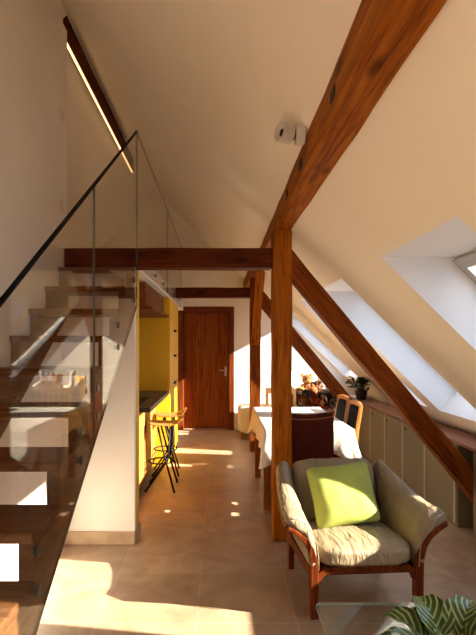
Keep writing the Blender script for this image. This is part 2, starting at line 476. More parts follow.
# right roof slope with its window openings
ce = MB()
XL, XR = -1.16, 2.98
cuts = sorted(set([-2.0, YSTEP, 7.76] + [y for w_ in WINS for y in w_]))
for ya, yb in zip(cuts[:-1], cuts[1:]):
    ym = (ya + yb) / 2
    c = CBAY if ym > YSTEP else CIN
    xl = -1.073 if ym > YSTEP else XL
    f = lambda x, y, c=c: (x, y, c - K * x)
    g = lambda x, y: (x, y, COUT - K * x)
    win = any(a <= ym <= b for a, b in WINS)
    zt = CWIN - K * WXT; xt = (c - zt) / K             # level soffit
    n = 0.9; xb = WXB - (WXB - 1.994) * ((CWIN - c) / (CWIN - CIN))
    ex = (COUT - CWIN) / (K + 1.0)
    if not win:
        ce.quad(f(xl, ya), f(XR, ya), f(XR, yb), f(xl, yb))
        ce.quad(g(xl, ya), g(XR + .4, ya), g(XR + .4, yb), g(xl, yb))
    else:
        ce.quad(f(xl, ya), f(xt, ya), f(xt, yb), f(xl, yb))
        ce.quad(f(xb, ya), f(XR, ya), f(XR, yb), f(xb, yb))
        T = (WXT, CWIN - K * WXT); B = (WXB, CWIN - K * WXB)
        T2 = (T[0] + ex, COUT - K * (T[0] + ex)); B2 = (B[0] + ex, COUT - K * (B[0] + ex))
        ce.quad(g(xl, ya), g(T2[0], ya), g(T2[0], yb), g(xl, yb))
        ce.quad(g(B2[0], ya), g(XR + .4, ya), g(XR + .4, yb), g(B2[0], yb))
        P = lambda q, y: (q[0], y, q[1])
        ce.mi = 1
        t0 = (xt, c - K * xt); b0 = (xb, c - K * xb)
        ce.quad(P(t0, ya), P(T, ya), P(T, yb), P(t0, yb)); ce.quad(P(T, ya), P(T2, ya), P(T2, yb), P(T, yb))
        ce.quad(P(b0, ya), P(B, ya), P(B, yb), P(b0, yb)); ce.quad(P(B, ya), P(B2, ya), P(B2, yb), P(B, yb))
        for y in (ya, yb):
            ce.quad(P(t0, y), P(T, y), P(B, y), P(b0, y)); ce.quad(P(T, y), P(T2, y), P(B2, y), P(B, y))
        ce.mi = 0
ce.quad((XL, YSTEP, CIN - K * XL), (XR, YSTEP, CIN - K * XR), (XR, YSTEP, CBAY - K * XR), (XL, YSTEP, CBAY - K * XL))
struct('ceiling', ce, [M['ceiling'], M['reveal']])
cl = MB()
lf = lambda x, y: (x, y, 5.077 + x)
cl.quad(lf(-3.4, -2.0), lf(-0.92, -2.0), lf(-0.92, 7.76), lf(-3.4, 7.76))
cl.quad((-3.4, -2.0, 2.1), (-0.6, -2.0, 4.9), (-0.6, 7.76, 4.9), (-3.4, 7.76, 2.1))
struct('ceiling_left', cl, M['ceiling'])

# roof windows; the first two are unseen additions for bounced light
for i, (ya, yb) in enumerate(WINS):
    T = Vector((WXT, 0, CWIN - K * WXT)); B = Vector((WXB, 0, CWIN - K * WXB))
    d = (B - T).normalized(); n = Vector((0.7, 0, 0.714)); ln = (B - T).length
    Mx = Matrix(((d.x, 0, n.x, T.x), (0, 1, 0, 0), (d.z, 0, n.z, T.z), (0, 0, 0, 1)))
    fr = MB(); fr.M = Mx; t = 0.022
    sd = 0.062 if .6 < yb - ya < .9 else 0.035
    tb = 0.04
    if i == 2: tb = 0.07
    fr.box((0.001, ya + .001, -0.03), (tb, yb - .001, 0.035)); fr.box((ln - t, ya + .001, -0.03), (ln - .001, yb - .001, 0.035))
    fr.box((tb, ya + .001, -0.03), (ln - t, ya + sd, 0.035)); fr.box((tb, yb - sd, -0.03), (ln - t, yb - .001, 0.035))
    wo = struct('window_%d' % (i + 1), fr, M['white_frame'])
    pn = MB(); pn.M = Mx; pn.box((tb - .004, ya + sd - .004, 0.008), (ln - t + .004, yb - sd + .004, 0.016))
    obj('pane', pn, M['pane'], wo)

# loft
lo_ = MB(); lo_.box((-3.25, 3.53, 2.012), (-0.618, 7.749, 2.155))
struct('floor_loft', lo_, M['plaster'])
struct('baseboard_stair', bx((XW + .002, 3.322, 0), (-0.615, 3.339, 0.092)), M['stone'], bevel=0.003)
struct('baseboard_stair_end', bx((-0.619, 3.3395, 0), (-0.606, 3.53, 0.092)), M['stone'], bevel=0.003)

# door
d1 = MB()
d1.box((DX0, 7.735, 0), (DX0 + .085, 8.0, DZ)); d1.box((DX1 - .085, 7.735, 0), (DX1, 8.0, DZ)); d1.box((DX0 + .085, 7.735, DZ - .085), (DX1 - .085, 8.0, DZ))
do = struct('door_1', d1, M['door_frame'], bevel=0.004)
lf_ = MB(); lf_.box((DX0 + .087, 7.905, 0.008), (DX1 - .087, 7.945, DZ - .087))
leaf = obj('door_leaf', lf_, M['door'], do, bevel=0.003)
gr = MB()
for k in range(1, 5):
    gx = DX0 + .087 + k * (DX1 - DX0 - .174) / 5
    gr.box((gx - .002, 7.9035, 0.01), (gx + .002, 7.906, DZ - .09))
obj('groove', gr, M['beam_dark'], leaf)
hd = MB(); hx = DX1 - .14
hd.box((hx - .018, 7.898, 0.90), (hx + .018, 7.905, 1.06))
hd.tube([(hx, 7.90, 1.0), (hx, 7.85, 1.0)], 0.009); hd.tube([(hx + .005, 7.855, 1.0), (hx - .11, 7.855, 1.0)], 0.009)
obj('door_handle', hd, M['steel'], leaf, smooth=False)
lk = MB(); lk.tube([(hx, 7.90, 0.925), (hx, 7.885, 0.925)], 0.014)
obj('lock', lk, M['steel'], leaf)

# ------------------------------------------------------------------ timber frame
def beam(name, p0, p1, w_, h, m, label, wob=0.004, cat='beam', up=None):
    p0 = Vector(p0); p1 = Vector(p1); d = p1 - p0; ln = d.length; x = d.normalized()
    y = Vector(up) if up else Vector((0, 1, 0))
    if abs(x.dot(y)) > 0.9: y = Vector((1, 0, 0))
    z = x.cross(y).normalized(); y = z.cross(x).normalized()
    mb = MB(); rings = []; n = max(3, int(ln / 0.22)); rs = random.Random(name + label)
    for i in range(n + 1):
        s = ln * i / n; j = lambda: rs.uniform(-wob, wob)
        rings.append([(s, -w_/2 + j(), -h/2 + j()), (s, w_/2 + j(), -h/2 + j()), (s, w_/2 + j(), h/2 + j()), (s, -w_/2 + j(), h/2 + j())])
    mb.rings(rings)
    o = obj(name, mb, m, bevel=0.008, bseg=2)
    o.matrix_world = Matrix(((x.x, y.x, z.x, p0.x), (x.y, y.y, z.y, p0.y), (x.z, y.z, z.z, p0.z), (0, 0, 0, 1)))
    return tag(o, label, cat)
PX0, PX1 = 0.39, 0.53
PCX = 0.46
pur = beam('purlin_beam', (0.465, -1.99, 2.282), (0.465, 7.74, 2.450), 0.132, 0.17, M['beam'], 'long thick brown roof beam running overhead into the room, spot lamp on its side', 0.003)
for (yy, zz) in ((2.28, 2.34), (2.75, 2.345), (1.62, 2.33)):
    mo = MB(); mo.box((PX0 + .004, yy - .03, zz - .02), (PX0 + .02, yy + .03, zz + .02))
    mq = obj('mortise', mo, M['black'], pur); mq.matrix_parent_inverse = pur.matrix_world.inverted()
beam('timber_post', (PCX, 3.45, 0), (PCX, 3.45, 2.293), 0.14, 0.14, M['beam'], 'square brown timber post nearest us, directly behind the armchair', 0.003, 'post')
beam('timber_post', (0.475, 6.25, 0), (0.475, 6.25, 2.338), 0.14, 0.14, M['beam_shaded'], 'far brown timber post beyond the dining table, seen left of the nearer post', 0.003, 'post')
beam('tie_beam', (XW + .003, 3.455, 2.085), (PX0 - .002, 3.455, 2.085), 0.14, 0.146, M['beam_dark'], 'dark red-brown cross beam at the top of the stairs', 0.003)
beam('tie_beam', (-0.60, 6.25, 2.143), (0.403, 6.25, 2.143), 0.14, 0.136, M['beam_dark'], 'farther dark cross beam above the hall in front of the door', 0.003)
def brace(y, th, dy, m, label, ztop, xe):
    sl = 1.21; k = math.sqrt(1 + sl * sl)
    x0 = PX1 - 0.06
    zc = ztop - sl * (x0 - PX1) - th * k / 2
    return beam('diagonal_brace', (x0, y, zc), (xe, y, zc - sl * (xe - x0)), dy, th, m, label, 0.003)
brace(3.45, 0.142, 0.12, M['beam_shaded'], 'large diagonal brace slanting from the near post down to the low cabinets', 2.15, 2.08)
brace(6.25, 0.158, 0.12, M['beam_shaded'], 'farther diagonal brace slanting down behind the dining table toward the potted plant', 2.229, 2.0)
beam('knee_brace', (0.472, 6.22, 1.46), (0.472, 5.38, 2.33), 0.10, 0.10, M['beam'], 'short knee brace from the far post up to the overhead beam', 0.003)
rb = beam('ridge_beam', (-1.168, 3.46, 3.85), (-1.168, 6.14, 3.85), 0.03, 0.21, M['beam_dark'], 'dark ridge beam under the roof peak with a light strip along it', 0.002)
led = tag(obj('light_strip', bx((-1.176, 3.46, 3.731), (-1.160, 6.12, 3.741)), M['led']), 'thin glowing warm light strip along the ridge beam above the loft', 'light')

# ------------------------------------------------------------------ staircase
RISE, RUN, Y9 = 0.1662, 0.25, 2.50
yk = lambda k: Y9 + RUN * (k - 9)
zk = lambda k: RISE * k
st = thing('staircase', 'open walnut staircase with sawtooth stringers behind glass panels', 'staircase', (XW / 2 - .31, 0.5, 0))
def pst(name, mb, m, **kw):
    o = obj(name, mb, m, st, **kw); o.location = -st.location; return o
for k in range(1, 13):
    t = MB(); y1 = min(yk(k + 1) + 0.03, 3.335)
    t.box((XW + .004, yk(k), zk(k) - .036), (-0.612, y1, zk(k)))
    pst('tread', t, M['tread'], bevel=0.006)
def stringer(x0, x1):
    up = []
    for k in range(1, 13):
        ye = min(yk(k + 1) + .025, 3.334)
        up += [(yk(k) + .025, zk(k) - .037), (ye, zk(k) - .037)]
    low = lambda y: RISE * (9 + (y - Y9) / RUN) - 0.39
    y0 = Y9 + RUN * (0.39 / RISE - 9)
    pts = [(yk(1) + .025, 0.001)] + up + [(3.334, low(3.334)), (y0 + .005, 0.003)]
    return MB().poly_x(pts, x0, x1)
pst('stringer', stringer(-0.668, -0.618), M['stair'])
pst('stringer', stringer(XW + .004, XW + .05), M['stair'])

# glass balustrade on the stair and along the loft edge
GX = -0.604
def gpanel(pts, label, bolts):
    gm = MB().poly_x(pts, GX - .004, GX + .004)
    gm.b.normal_update()
    for f_ in gm.b.faces:
        if abs(f_.normal.x) < .5: f_.material_index = 1
    o = obj('glass_panel', gm, [M['glass'], M['glass_edge']])
    tag(o, label, 'glass panel', 'glass balustrade panels')
    for (y, z) in bolts:
        b = MB(); b.tube([(GX + .011, y, z), (GX + .0045, y, z)], 0.019, 16); b.tube([(GX - .0045, y, z), (-0.6175, y, z)], 0.013, 12)
        obj('bolt', b, M['dark_steel'], o)
    return o
topz = lambda y: 1.554 + 0.690 * (y - 1.263)
lowz = lambda y: max(0.02, RISE * (9 + (y - Y9) / RUN) - 0.325)
gpanel([(0.98, lowz(.98)), (2.20, lowz(2.20)), (2.20, topz(2.20)), (0.98, topz(.98))], 'lower glass panel beside the stairs, nearest us', [(1.516, .768), (1.516, .639), (1.986, 1.074), (1.986, .949)])
gpanel([(2.21, lowz(2.21)), (3.338, lowz(3.338)), (3.338, topz(3.338)), (2.21, topz(2.21))], 'upper glass panel beside the stairs ending in the tall peak', [(2.244, 1.235), (2.244, 1.099), (2.706, 1.562), (2.706, 1.432), (3.21, 1.897), (3.21, 1.757)])
gpanel([(3.346, 2.03), (5.3, 2.03), (5.3, 2.995), (3.346, 2.995)], 'clear glass panel along the loft edge above the kitchen, nearer one', [(3.8, 2.09), (4.3, 2.09), (4.9, 2.09)])
gpanel([(5.308, 2.03), (7.2, 2.03), (7.2, 2.995), (5.308, 2.995)], 'clear glass panel along the loft edge, the far one near the back wall', [(5.9, 2.09), (6.7, 2.09)])
hr = MB(); hr.strip([(GX, 0.98, topz(.98) + .0085), (GX, 3.34, topz(3.34) + .0085)], (1, 0, 0), 0.014, 0.012)
tag(obj('handrail', hr, M['rail'], bevel=0.002), 'slim black handrail capping the glass beside the stairs', 'handrail')
for zz, lb in ((2.455, 'white light switch on the stair wall, lower of two'), (3.12, 'white light switch high on the stair wall, upper of two')):
    o = thing('light_switch', lb, 'light switch', (XW, 3.345, zz))
    obj('plate', bx((0.0005, -.04, -.04), (0.009, .04, .04)), M['white_plastic'], o, bevel=0.003)
    obj('rocker', bx((0.0095, -.025, -.025), (0.014, .025, .025)), M['white_plastic'], o, bevel=0.002)

# ------------------------------------------------------------------ kitchen under the loft
kp = bx((XW, 3.405, 0), (-0.62, 3.53, 2.0))
tag(obj('yellow_partition', kp, M['yellow'], bevel=0.002), 'narrow yellow partition edge where the white stair wall meets the kitchen', 'partition')
def base_cab(y0, y1, label, first=False):
    o = thing('base_cabinet', label, 'cabinet', (-0.95, y0, 0), 0, 'kitchen base cabinets')
    obj('body', bx((-0.215, .002, 0.10), (0.18, y1 - y0 - .002, 0.855)), M['oak'], o, bevel=.002)
    obj('plinth', bx((-0.215, .004, 0.001), (0.14, y1 - y0 - .004, 0.099)), M['black'], o)
    d = obj('door', bx((0.182, .003, 0.105), (0.20, y1 - y0 - .003, 0.85)), M['oak'], o, bevel=.002)
    h = MB(); h.cushion((0.202, (y1 - y0) - .05, 0.62), (0.006, 0.022, 0.075), 2.5, 6)
    obj('handle', h, M['brown_cab'], d, smooth=True)
    return o
base_cab(3.99, 4.69, 'orange oak base cabinet below the dark worktop, nearest end')
base_cab(4.69, 5.42, 'orange oak base cabinet below the dark worktop, beside the yellow tall cabinet')
tag(obj('worktop', bx((-1.165, 3.97, 0.857), (-0.60, 5.425, 0.90)), M['worktop'], bevel=.003), 'dark grey stone worktop overhanging the orange base cabinets', 'worktop')
hb = MB(); hb.box((-1.14, 4.15, 0.901), (-0.72, 4.72, 0.908))
tag(obj('cooktop', hb, M['black'], bevel=.002), 'flat black cooktop lying on the dark worktop', 'cooktop')
wc = thing('wall_cabinet', 'brown wooden wall cabinet hung under the loft above the worktop', 'cabinet', (-1.165, 4.1, 1.76))
obj('body', bx((0, 0, 0.028), (0.50, 1.33, 0.245)), M['brown_cab'], wc, bevel=.003)
obj('bottom_board', bx((0, 0, 0), (0.565, 1.33, 0.026)), M['brown_cab'], wc, bevel=.003)
tcb = thing('tall_cabinet', 'bright yellow tall kitchen cabinet at the far end of the worktop', 'cabinet', (-1.165, 5.45, 0))
obj('body', bx((0, 0, 0.001), (0.55, 1.1, 2.005)), M['yellow'], tcb, bevel=.002)
for j in range(2):
    d = obj('door', bx((0.552, .01 + j * .54, 0.09), (0.57, .54 + j * .54, 1.99)), M['yellow'], tcb, bevel=.002)
    for z in (0.95, 1.3, 1.62):
        kb = MB(); kb.tube([(0.571, .47 + j * .15, z), (0.59, .47 + j * .15, z)], 0.016, 14)
        obj('knob', kb, M['black'], d)

# bar stools
def stool():
    o = thing('bar_stool', 'nearer bar stool with bent wood seat and black crossed legs', 'stool', (0, 0, 0), 0, 'bar stools at the worktop')
    prof = [(-0.165, 0.672), (-0.13, 0.655), (-0.05, 0.65), (0.04, 0.65), (0.10, 0.655), (0.15, 0.685), (0.19, 0.73)]
    s = MB(); s.strip([(x, 0, z) for x, z in prof], (0, 1, 0), [0.24, 0.30, 0.34, 0.35, 0.36, 0.36, 0.33], [0.022, 0.03, 0.032, 0.032, 0.028, 0.02, 0.014])
    obj('seat', s, M['bent'], o, smooth=True, sub=2)
    for sy in (-1, 1):
        a = MB(); a.tube([(-0.07, sy * .10, 0.632), (0.0, sy * .13, 0.35), (0.10, sy * .165, 0.0)], 0.010, 10)
        obj('leg', a, M['black'], o, smooth=True)
        b = MB(); b.tube([(0.05, sy * .085, 0.632), (0.03, sy * .105, 0.30), (-0.19, sy * .15, 0.0)], 0.010, 10)
        obj('leg', b, M['black'], o, smooth=True)
    r = MB(); r.tube([(-0.05 + .125 * math.cos(a_), .125 * math.sin(a_), 0.27) for a_ in [k * 2 * math.pi / 24 for k in range(25)]], 0.008, 8)
    obj('foot_ring', r, M['black'], o, smooth=True)
    h = MB(); h.tube([(0.02, -.125, 0.31), (0.02, .125, 0.31)], 0.012, 10)
    obj('hinge_bar', h, M['black'], o, smooth=True)
    return o
s1 = stool(); s1.location = (-0.545, 4.65, 0)
dup(s1, (-0.565, 5.20, 0), R(4), 'farther bar stool with darker lit bent wood seat, next to the yellow cabinet')

# ------------------------------------------------------------------ low cabinets under the roof slope
CX = 1.86
seams = [3.63, 4.165, 4.67, 5.18, 5.68, 6.16]
order = ['nearest us beside the brace foot', 'second along from the brace foot', 'third along from the brace foot', 'fourth along from the brace foot', 'farthest, under the dark potted plant']
def low_cab(y0, y1, label):
    o = thing('low_cabinet', label, 'cabinet', (CX, y0, 0), 0, 'low cabinets under the roof slope')
    L_ = y1 - y0
    obj('body', bx((0.022, .003, 0.001), (0.265, L_ - .003, 0.662)), M['olive'], o)
    d = obj('door', bx((0.0, .032, 0.03), (0.02, L_ - .002, 0.655)), M['olive'], o, bevel=.002)
    obj('edge_strip', bx((-0.004, .002, 0.03), (0.02, .030, 0.655)), M['pale_edge'], o, bevel=.002)
    k = MB(); k.tube([(-0.001, L_ * .86, 0.60), (-0.018, L_ * .86, 0.60)], 0.008, 10)
    obj('knob', k, M['dark_steel'], d)
    return o
for i in range(5): low_cab(seams[i], seams[i + 1], 'olive low cabinet under the slope, ' + order[i])
low_cab(2.86, 3.383, 'olive low cabinet at the right edge, in front of the big brace')
low_cab(2.33, 2.853, 'olive low cabinet mostly out of frame, second in front of the big brace')
tag(obj('top_board', bx((CX - .02, 2.0, 0.668), (2.125, 6.6, 0.692)), M['top_board'], bevel=.004), 'long pinkish-brown board topping the low cabinets', 'shelf board')

# ------------------------------------------------------------------ armchair
ac = thing('armchair', 'low grey-beige leather armchair with reddish wooden frame and green cushion', 'armchair', (0.782, 2.46, 0), R(4))
front_out = []
for sx in (-1, 1):
    l = MB(); l.strip([(sx * .285, 0, 0), (sx * .286, 0, .24), (sx * .290, 0, .305), (sx * .306, -.005, .368), (sx * .338, -.01, .420), (sx * .385, -.012, .460), (sx * .432, -.012, .488)], (0, 1, 0), 0.05, [.045, .045, .04, .034, .028, .024, .02])
    obj('leg', l, M['chair_wood'], ac, bevel=.005)
    l2 = MB(); l2.strip([(sx * .285, .54, 0), (sx * .285, .54, .30), (sx * .30, .57, .56)], (1, 0, 0), 0.035, 0.045)
    obj('leg', l2, M['chair_wood'], ac, bevel=.005)
    r = MB(); r.strip([(sx * .29, .02, .225), (sx * .29, .53, .20)], (1, 0, 0), 0.024, 0.06)
    obj('side_rail', r, M['chair_wood'], ac, bevel=.005)
    r2 = MB(); r2.strip([(sx * .428, -.02, .484), (sx * .424, .10, .486), (sx * .405, .30, .500), (sx * .375, .50, .55)], (1, 0, 0.6 * sx), 0.03, 0.02)
    obj('arm_support', r2, M['chair_wood'], ac, bevel=.004)
fr_ = MB()
fr_.strip([(-.262, 0, .185), (-.255, 0, .225), (-.225, 0, .25), (0, 0, .252), (.225, 0, .25), (.255, 0, .225), (.262, 0, .185)], (0, 1, 0), 0.034, [.02, .035, .04, .036, .04, .035, .02])
obj('front_rail', fr_, M['chair_wood'], ac, bevel=.004)
obj('back_rail', bx((-.27, .53, .18), (.27, .56, .24)), M['chair_wood'], ac, bevel=.004)
def wrinkle(p, amp, sc, seed=0.0):
    return amp * noise.noise(Vector((p.x * sc[0] + seed, p.y * sc[1], p.z * sc[2])))
def seatf(w, p):
    w = w.copy()
    if p.y < 0: w.z -= 0.012 * (-p.y) ** 3
    w.z += 0.014 * (1 - p.x ** 2) * (1 - p.y ** 2) * (1 if p.z > 0 else 0)
    w.z += wrinkle(w, 0.005, (22, 9, 5)) * (1 if p.z > -.3 else 0)
    if p.y < -.6: w.y += wrinkle(w, 0.006, (40, 4, 6), 3)
    return w
sc_ = MB(); sc_.cushion((0, .255, .305), (.272, .30, .055), 5, 26, (R(-5), 0, 0), seatf)
obj('seat_cushion', sc_, M['leather'], ac, smooth=True)
def backf(w, p):
    w = w.copy()
    w.y -= 0.018 * (1 - p.x ** 2) * (1 - p.z ** 2) * (1 if p.y < 0 else 0)
    w.y += wrinkle(w, 0.007, (26, 5, 6), 9)
    w.z += 0.008 * wrinkle(w, 1, (22, 5, 4), 5) * max(0, p.z)
    return w
bc = MB(); bc.cushion((0, .555, .50), (.268, .062, .195), 6, 26, (R(-17), 0, 0), backf)
obj('back_cushion', bc, M['leather'], ac, smooth=True)
obj('seat_base', bx((-.265, .03, .205), (.265, .50, .225)), M['chair_wood'], ac)
backS = [(.266, .27), (.267, .42), (.268, .56), (.280, .65), (.308, .690), (.340, .686), (.364, .648), (.366, .58), (.354, .50), (.334, .40), (.308, .27)]
midS = [(.268, .265), (.270, .37), (.278, .46), (.302, .532), (.343, .575), (.383, .580), (.412, .555), (.406, .508), (.364, .455), (.328, .37), (.304, .265)]
frS = [(.270, .262), (.272, .335), (.279, .405), (.302, .472), (.345, .522), (.393, .546), (.434, .545), (.444, .512), (.398, .478), (.340, .425), (.304, .262)]
def arm(sx):
    mb = MB(); rings = []
    def samp(t):
        # t: 0 front, 1 back ; quadratic through the three sections
        a = (1 - t) * (1 - 2 * t); b_ = 4 * t * (1 - t); c_ = t * (2 * t - 1)
        return [(f_[0] * a + m_[0] * b_ + k_[0] * c_, f_[1] * a + m_[1] * b_ + k_[1] * c_) for f_, m_, k_ in zip(frS, midS, backS)]
    # closed smooth section through the control points
    def dense(ps):
        n_ = len(ps); out = []
        for i in range(n_):
            p0, p1, p2, p3 = [Vector((*ps[(i + j) % n_], 0)) for j in (-1, 0, 1, 2)]
            for s in (0, .25, .5, .75):
                out.append(0.5 * ((2 * p1) + (p2 - p0) * s + (2 * p0 - 5 * p1 + 4 * p2 - p3) * s * s + (3 * p1 - p0 - 3 * p2 + p3) * s ** 3))
        return out
    NT = 40
    for i in range(NT + 1):
        t = i / NT; y = -.025 + .645 * t
        sec = dense(samp(t)); cen = sum(sec, Vector()) / len(sec)
        sh = 1.0 if 0.03 < t < .97 else (0.93 if 0 < t < 1 else 0.80)
        rg = []
        for q in sec:
            q2 = cen + (q - cen) * sh
            wv = wrinkle(Vector((q2.x, y, q2.y)), 0.006, (9, 30, 9), 2.0 * sx) * (1.6 if t < .2 else 1)
            q2 = q2 + (q2 - cen).normalized() * wv
            rg.append((sx * q2.x, y + .02 * (q2.y - .3), q2.y))
        rings.append(rg)
    mb.rings(rings)
    return mb
for sx in (-1, 1):
    o = obj('arm_cushion', arm(sx), M['leather'], ac, smooth=True)
    pm = MB()
    pm.tube([(sx * .271, -.043, .27), (sx * .273, -.044, .335), (sx * .281, -.043, .405), (sx * .304, -.042, .470), (sx * .347, -.041, .518), (sx * .394, -.040, .541), (sx * .432, -.038, .540)], 0.0035, 6)
    obj('piping', pm, M['leather'], o, smooth=True)
for sx in (-1, 1):
    pm = MB(); pm.tube([(sx * .272, .43, .33), (sx * .274, .50, .50), (sx * .274, .55, .66)], 0.006, 6)
    obj('seam', pm, M['piping'], ac, smooth=True)
# cushion on the armchair
def pilf(w, p):
    w = w.copy()
    u, v = p.x, p.y
    e = (1 - min(1, abs(u)) ** 3) * (1 - min(1, abs(v)) ** 3)
    w.z = w.z * (0.12 + 0.95 * e ** .6)
    pin = 1 - 0.07 * (1 - v * v) * abs(u) ** 3; w.x *= pin
    w.y *= 1 - 0.07 * (1 - u * u) * abs(v) ** 3
    w.z += wrinkle(w, 0.006, (12, 12, 4), 4)
    return w
pl_ = MB(); pl_.cushion((0, 0, 0), (.205, .185, .075), 9, 22, None, pilf)
po_ = obj('cushion', pl_, M['pillow'], smooth=True, loc=(0.748, 2.80, 0.535), rot=(Matrix.Rotation(R(7), 4, 'Z') @ Matrix.Rotation(R(66), 4, 'X') @ Matrix.Rotation(R(5), 4, 'Z')).to_euler())
tag(po_, 'plump square lime-green cushion leaning in the armchair', 'cushion')

# ------------------------------------------------------------------ coffee table and plant
TZ = 0.36
ct = thing('coffee_table', 'low glass-topped coffee table in front of the armchair, mostly out of frame', 'table', (0.98, 1.36, 0))
tp = MB(); pts = []
for (cx_, cy_, a0) in ((.555, .555, 0), (-.555, .555, 90), (-.555, -.555, 180), (.555, -.555, 270)):
    for k in range(7):
        a_ = R(a0 + 15 * k); pts.append((cx_ + .025 * math.cos(a_), cy_ + .025 * math.sin(a_)))
tp.rings([[(x, y, TZ - .012) for x, y in pts], [(x, y, TZ) for x, y in pts]])
tp.b.normal_update()
for f_ in tp.b.faces:
    if abs(f_.normal.z) < .5: f_.material_index = 1
obj('glass_top', tp, [M['table_glass'], M['table_edge']], ct)
for sx in (-1, 1):
    for sy in (-1, 1):
        l = MB(); l.tube([(sx * .30, sy * .36 - .1, 0), (sx * .30, sy * .36 - .1, TZ - .013)], 0.018, 14)
        obj('leg', l, M['steel'], ct, smooth=True)
def leaf_mb(mb, base, yaw, length, width, rise, droop, stem, fold=0.25):
    """one leaf on a petiole: returns stem points; uv laid along the blade"""
    uv = mb.b.loops.layers.uv.verify()
    d = Vector((math.cos(yaw), math.sin(yaw), 0)); sd = Vector((-d.y, d.x, 0)); base = Vector(base)
    tip0 = base + d * stem * math.cos(rise) + Vector((0, 0, stem * math.sin(rise)))
    NU, NV = 14, 8; ang = rise; p = tip0.copy(); grid = []
    for i in range(NU + 1):
        u = i / NU
        wv = width * (math.sin(math.pi * min(1, u * .97 + .03) ** .75)) ** .8 if 0 < u < 1 else 0.002
        fw = d * math.cos(ang) + Vector((0, 0, math.sin(ang))); upv = sd.cross(fw) * -1
        if upv.z < 0 and abs(ang) < 1.5: upv = -upv
        row = []
        for j in range(NV + 1):
            v = j / NV * 2 - 1
            q = p + sd * v * wv / 2 + upv * (abs(v) * wv * fold + .004 * math.sin(u * 22 + abs(v) * 4) * abs(v))
            row.append((mb.v(q), (u, j / NV)))
        grid.append(row); p = p + fw * length / NU; ang -= droop / NU
    for i in range(NU):
        for j in range(NV):
            a = [grid[i][j], grid[i + 1][j], grid[i + 1][j + 1], grid[i][j + 1]]
            f = mb._f([q[0] for q in a])
            if f:
                for lp, q in zip(f.loops, a): lp[uv].uv = q[1]
    return [base, base + (tip0 - base) * .5 + Vector((0, 0, .012)), tip0]
def plant(name, label, loc, potr, poth, potm, leafm, specs):
    o = thing(name, label, 'plant', loc)
    p = MB(); p.lathe([(potr * .72, 0), (potr * .92, poth * .5), (potr, poth), (potr * .9, poth), (potr * .86, poth * .88)], cap=True)
    obj('pot', p, potm, o, smooth=False)
    s = MB(); s.lathe([(0.004, poth * .89), (potr * .84, poth * .89)], cap=False); obj('soil', s, M['soil'], o)
    stems = []
    for sp in specs:
        mb = MB()
        yaw, ln, wd, rise, droop, stem, r0 = sp
        b = (r0 * math.cos(yaw), r0 * math.sin(yaw), poth * .88)
        stems.append(leaf_mb(mb, b, yaw, ln, wd, rise, droop, stem))
        obj('leaf', mb, leafm, o, smooth=True)
    sm = MB()
    for pts_ in stems: sm.tube(pts_, 0.003, 6)
    obj('stems', sm, M['stem'], o, smooth=True)
    return o
rs = random.Random(3)
sp = [(R(215), .25, .19, R(50), R(95), .07, .02), (R(262), .24, .19, R(50), R(100), .07, .02), (R(310), .24, .18, R(45), R(95), .08, .02),
      (R(180), .17, .12, R(40), R(85), .09, .02), (R(5), .19, .13, R(45), R(80), .10, .02), (R(45), .17, .12, R(58), R(75), .10, .02),
      (R(95), .17, .12, R(60), R(85), .09, .02), (R(140), .17, .12, R(55), R(90), .08, .02), (R(245), .15, .11, R(75), R(110), .10, .01), (R(335), .16, .12, R(70), R(110), .10, .01)]
plant('prayer_plant', 'potted plant with striped pale-veined green leaves on the glass coffee table', (0.715, 1.42, TZ), .075, .07, M['pot_clay'], M['leaf_striped'], sp)
rs = random.Random(11)
sp = []
for k in range(34):
    yw = k * 2.399; far = math.cos(yw) > .2
    sp.append((yw, rs.uniform(.08, .11), rs.uniform(.06, .08), R(rs.uniform(55, 88) if far else rs.uniform(15, 85)), R(rs.uniform(40, 110)), rs.uniform(.07, .15) * (.8 if far else 1.1), .02))
plant('potted_houseplant', 'dark leafy potted plant at the far end of the long cabinet board', (1.935, 6.30, 0.692), .085, .13, M['pot_dark'], M['leaf_dark'], sp)

# ------------------------------------------------------------------ dining table, cloth, chairs
TX0, TX1, TY0, TY1, TT = 0.375, 1.10, 3.80, 5.13, 0.74
dt = thing('dining_table', 'rectangular dining table hidden under a white cloth, wooden legs showing', 'table', ((TX0 + TX1) / 2, (TY0 + TY1) / 2, 0))
hx_, hy_ = (TX1 - TX0) / 2, (TY1 - TY0) / 2
obj('tabletop', bx((-hx_, -hy_, TT - .03), (hx_, hy_, TT)), M['table_leg'], dt, bevel=.004)
for sx in (-1, 1):
    for yo in (-.42, .55):
        obj('leg', bx((sx * .325 - .03, yo - .03, 0.001), (sx * .325 + .03, yo + .03, TT - .031)), M['table_leg'], dt, bevel=.004)
tc_ = MB(); rings = []
per = []
NSX, NSY = 24, 44
for k in range(NSX): per.append((-1 + 2 * k / NSX, -1, 0, -1))
for k in range(NSY): per.append((1, -1 + 2 * k / NSY, 1, 0))
for k in range(NSX): per.append((1 - 2 * k / NSX, 1, 0, 1))
for k in range(NSY): per.append((-1, 1 - 2 * k / NSY, -1, 0))
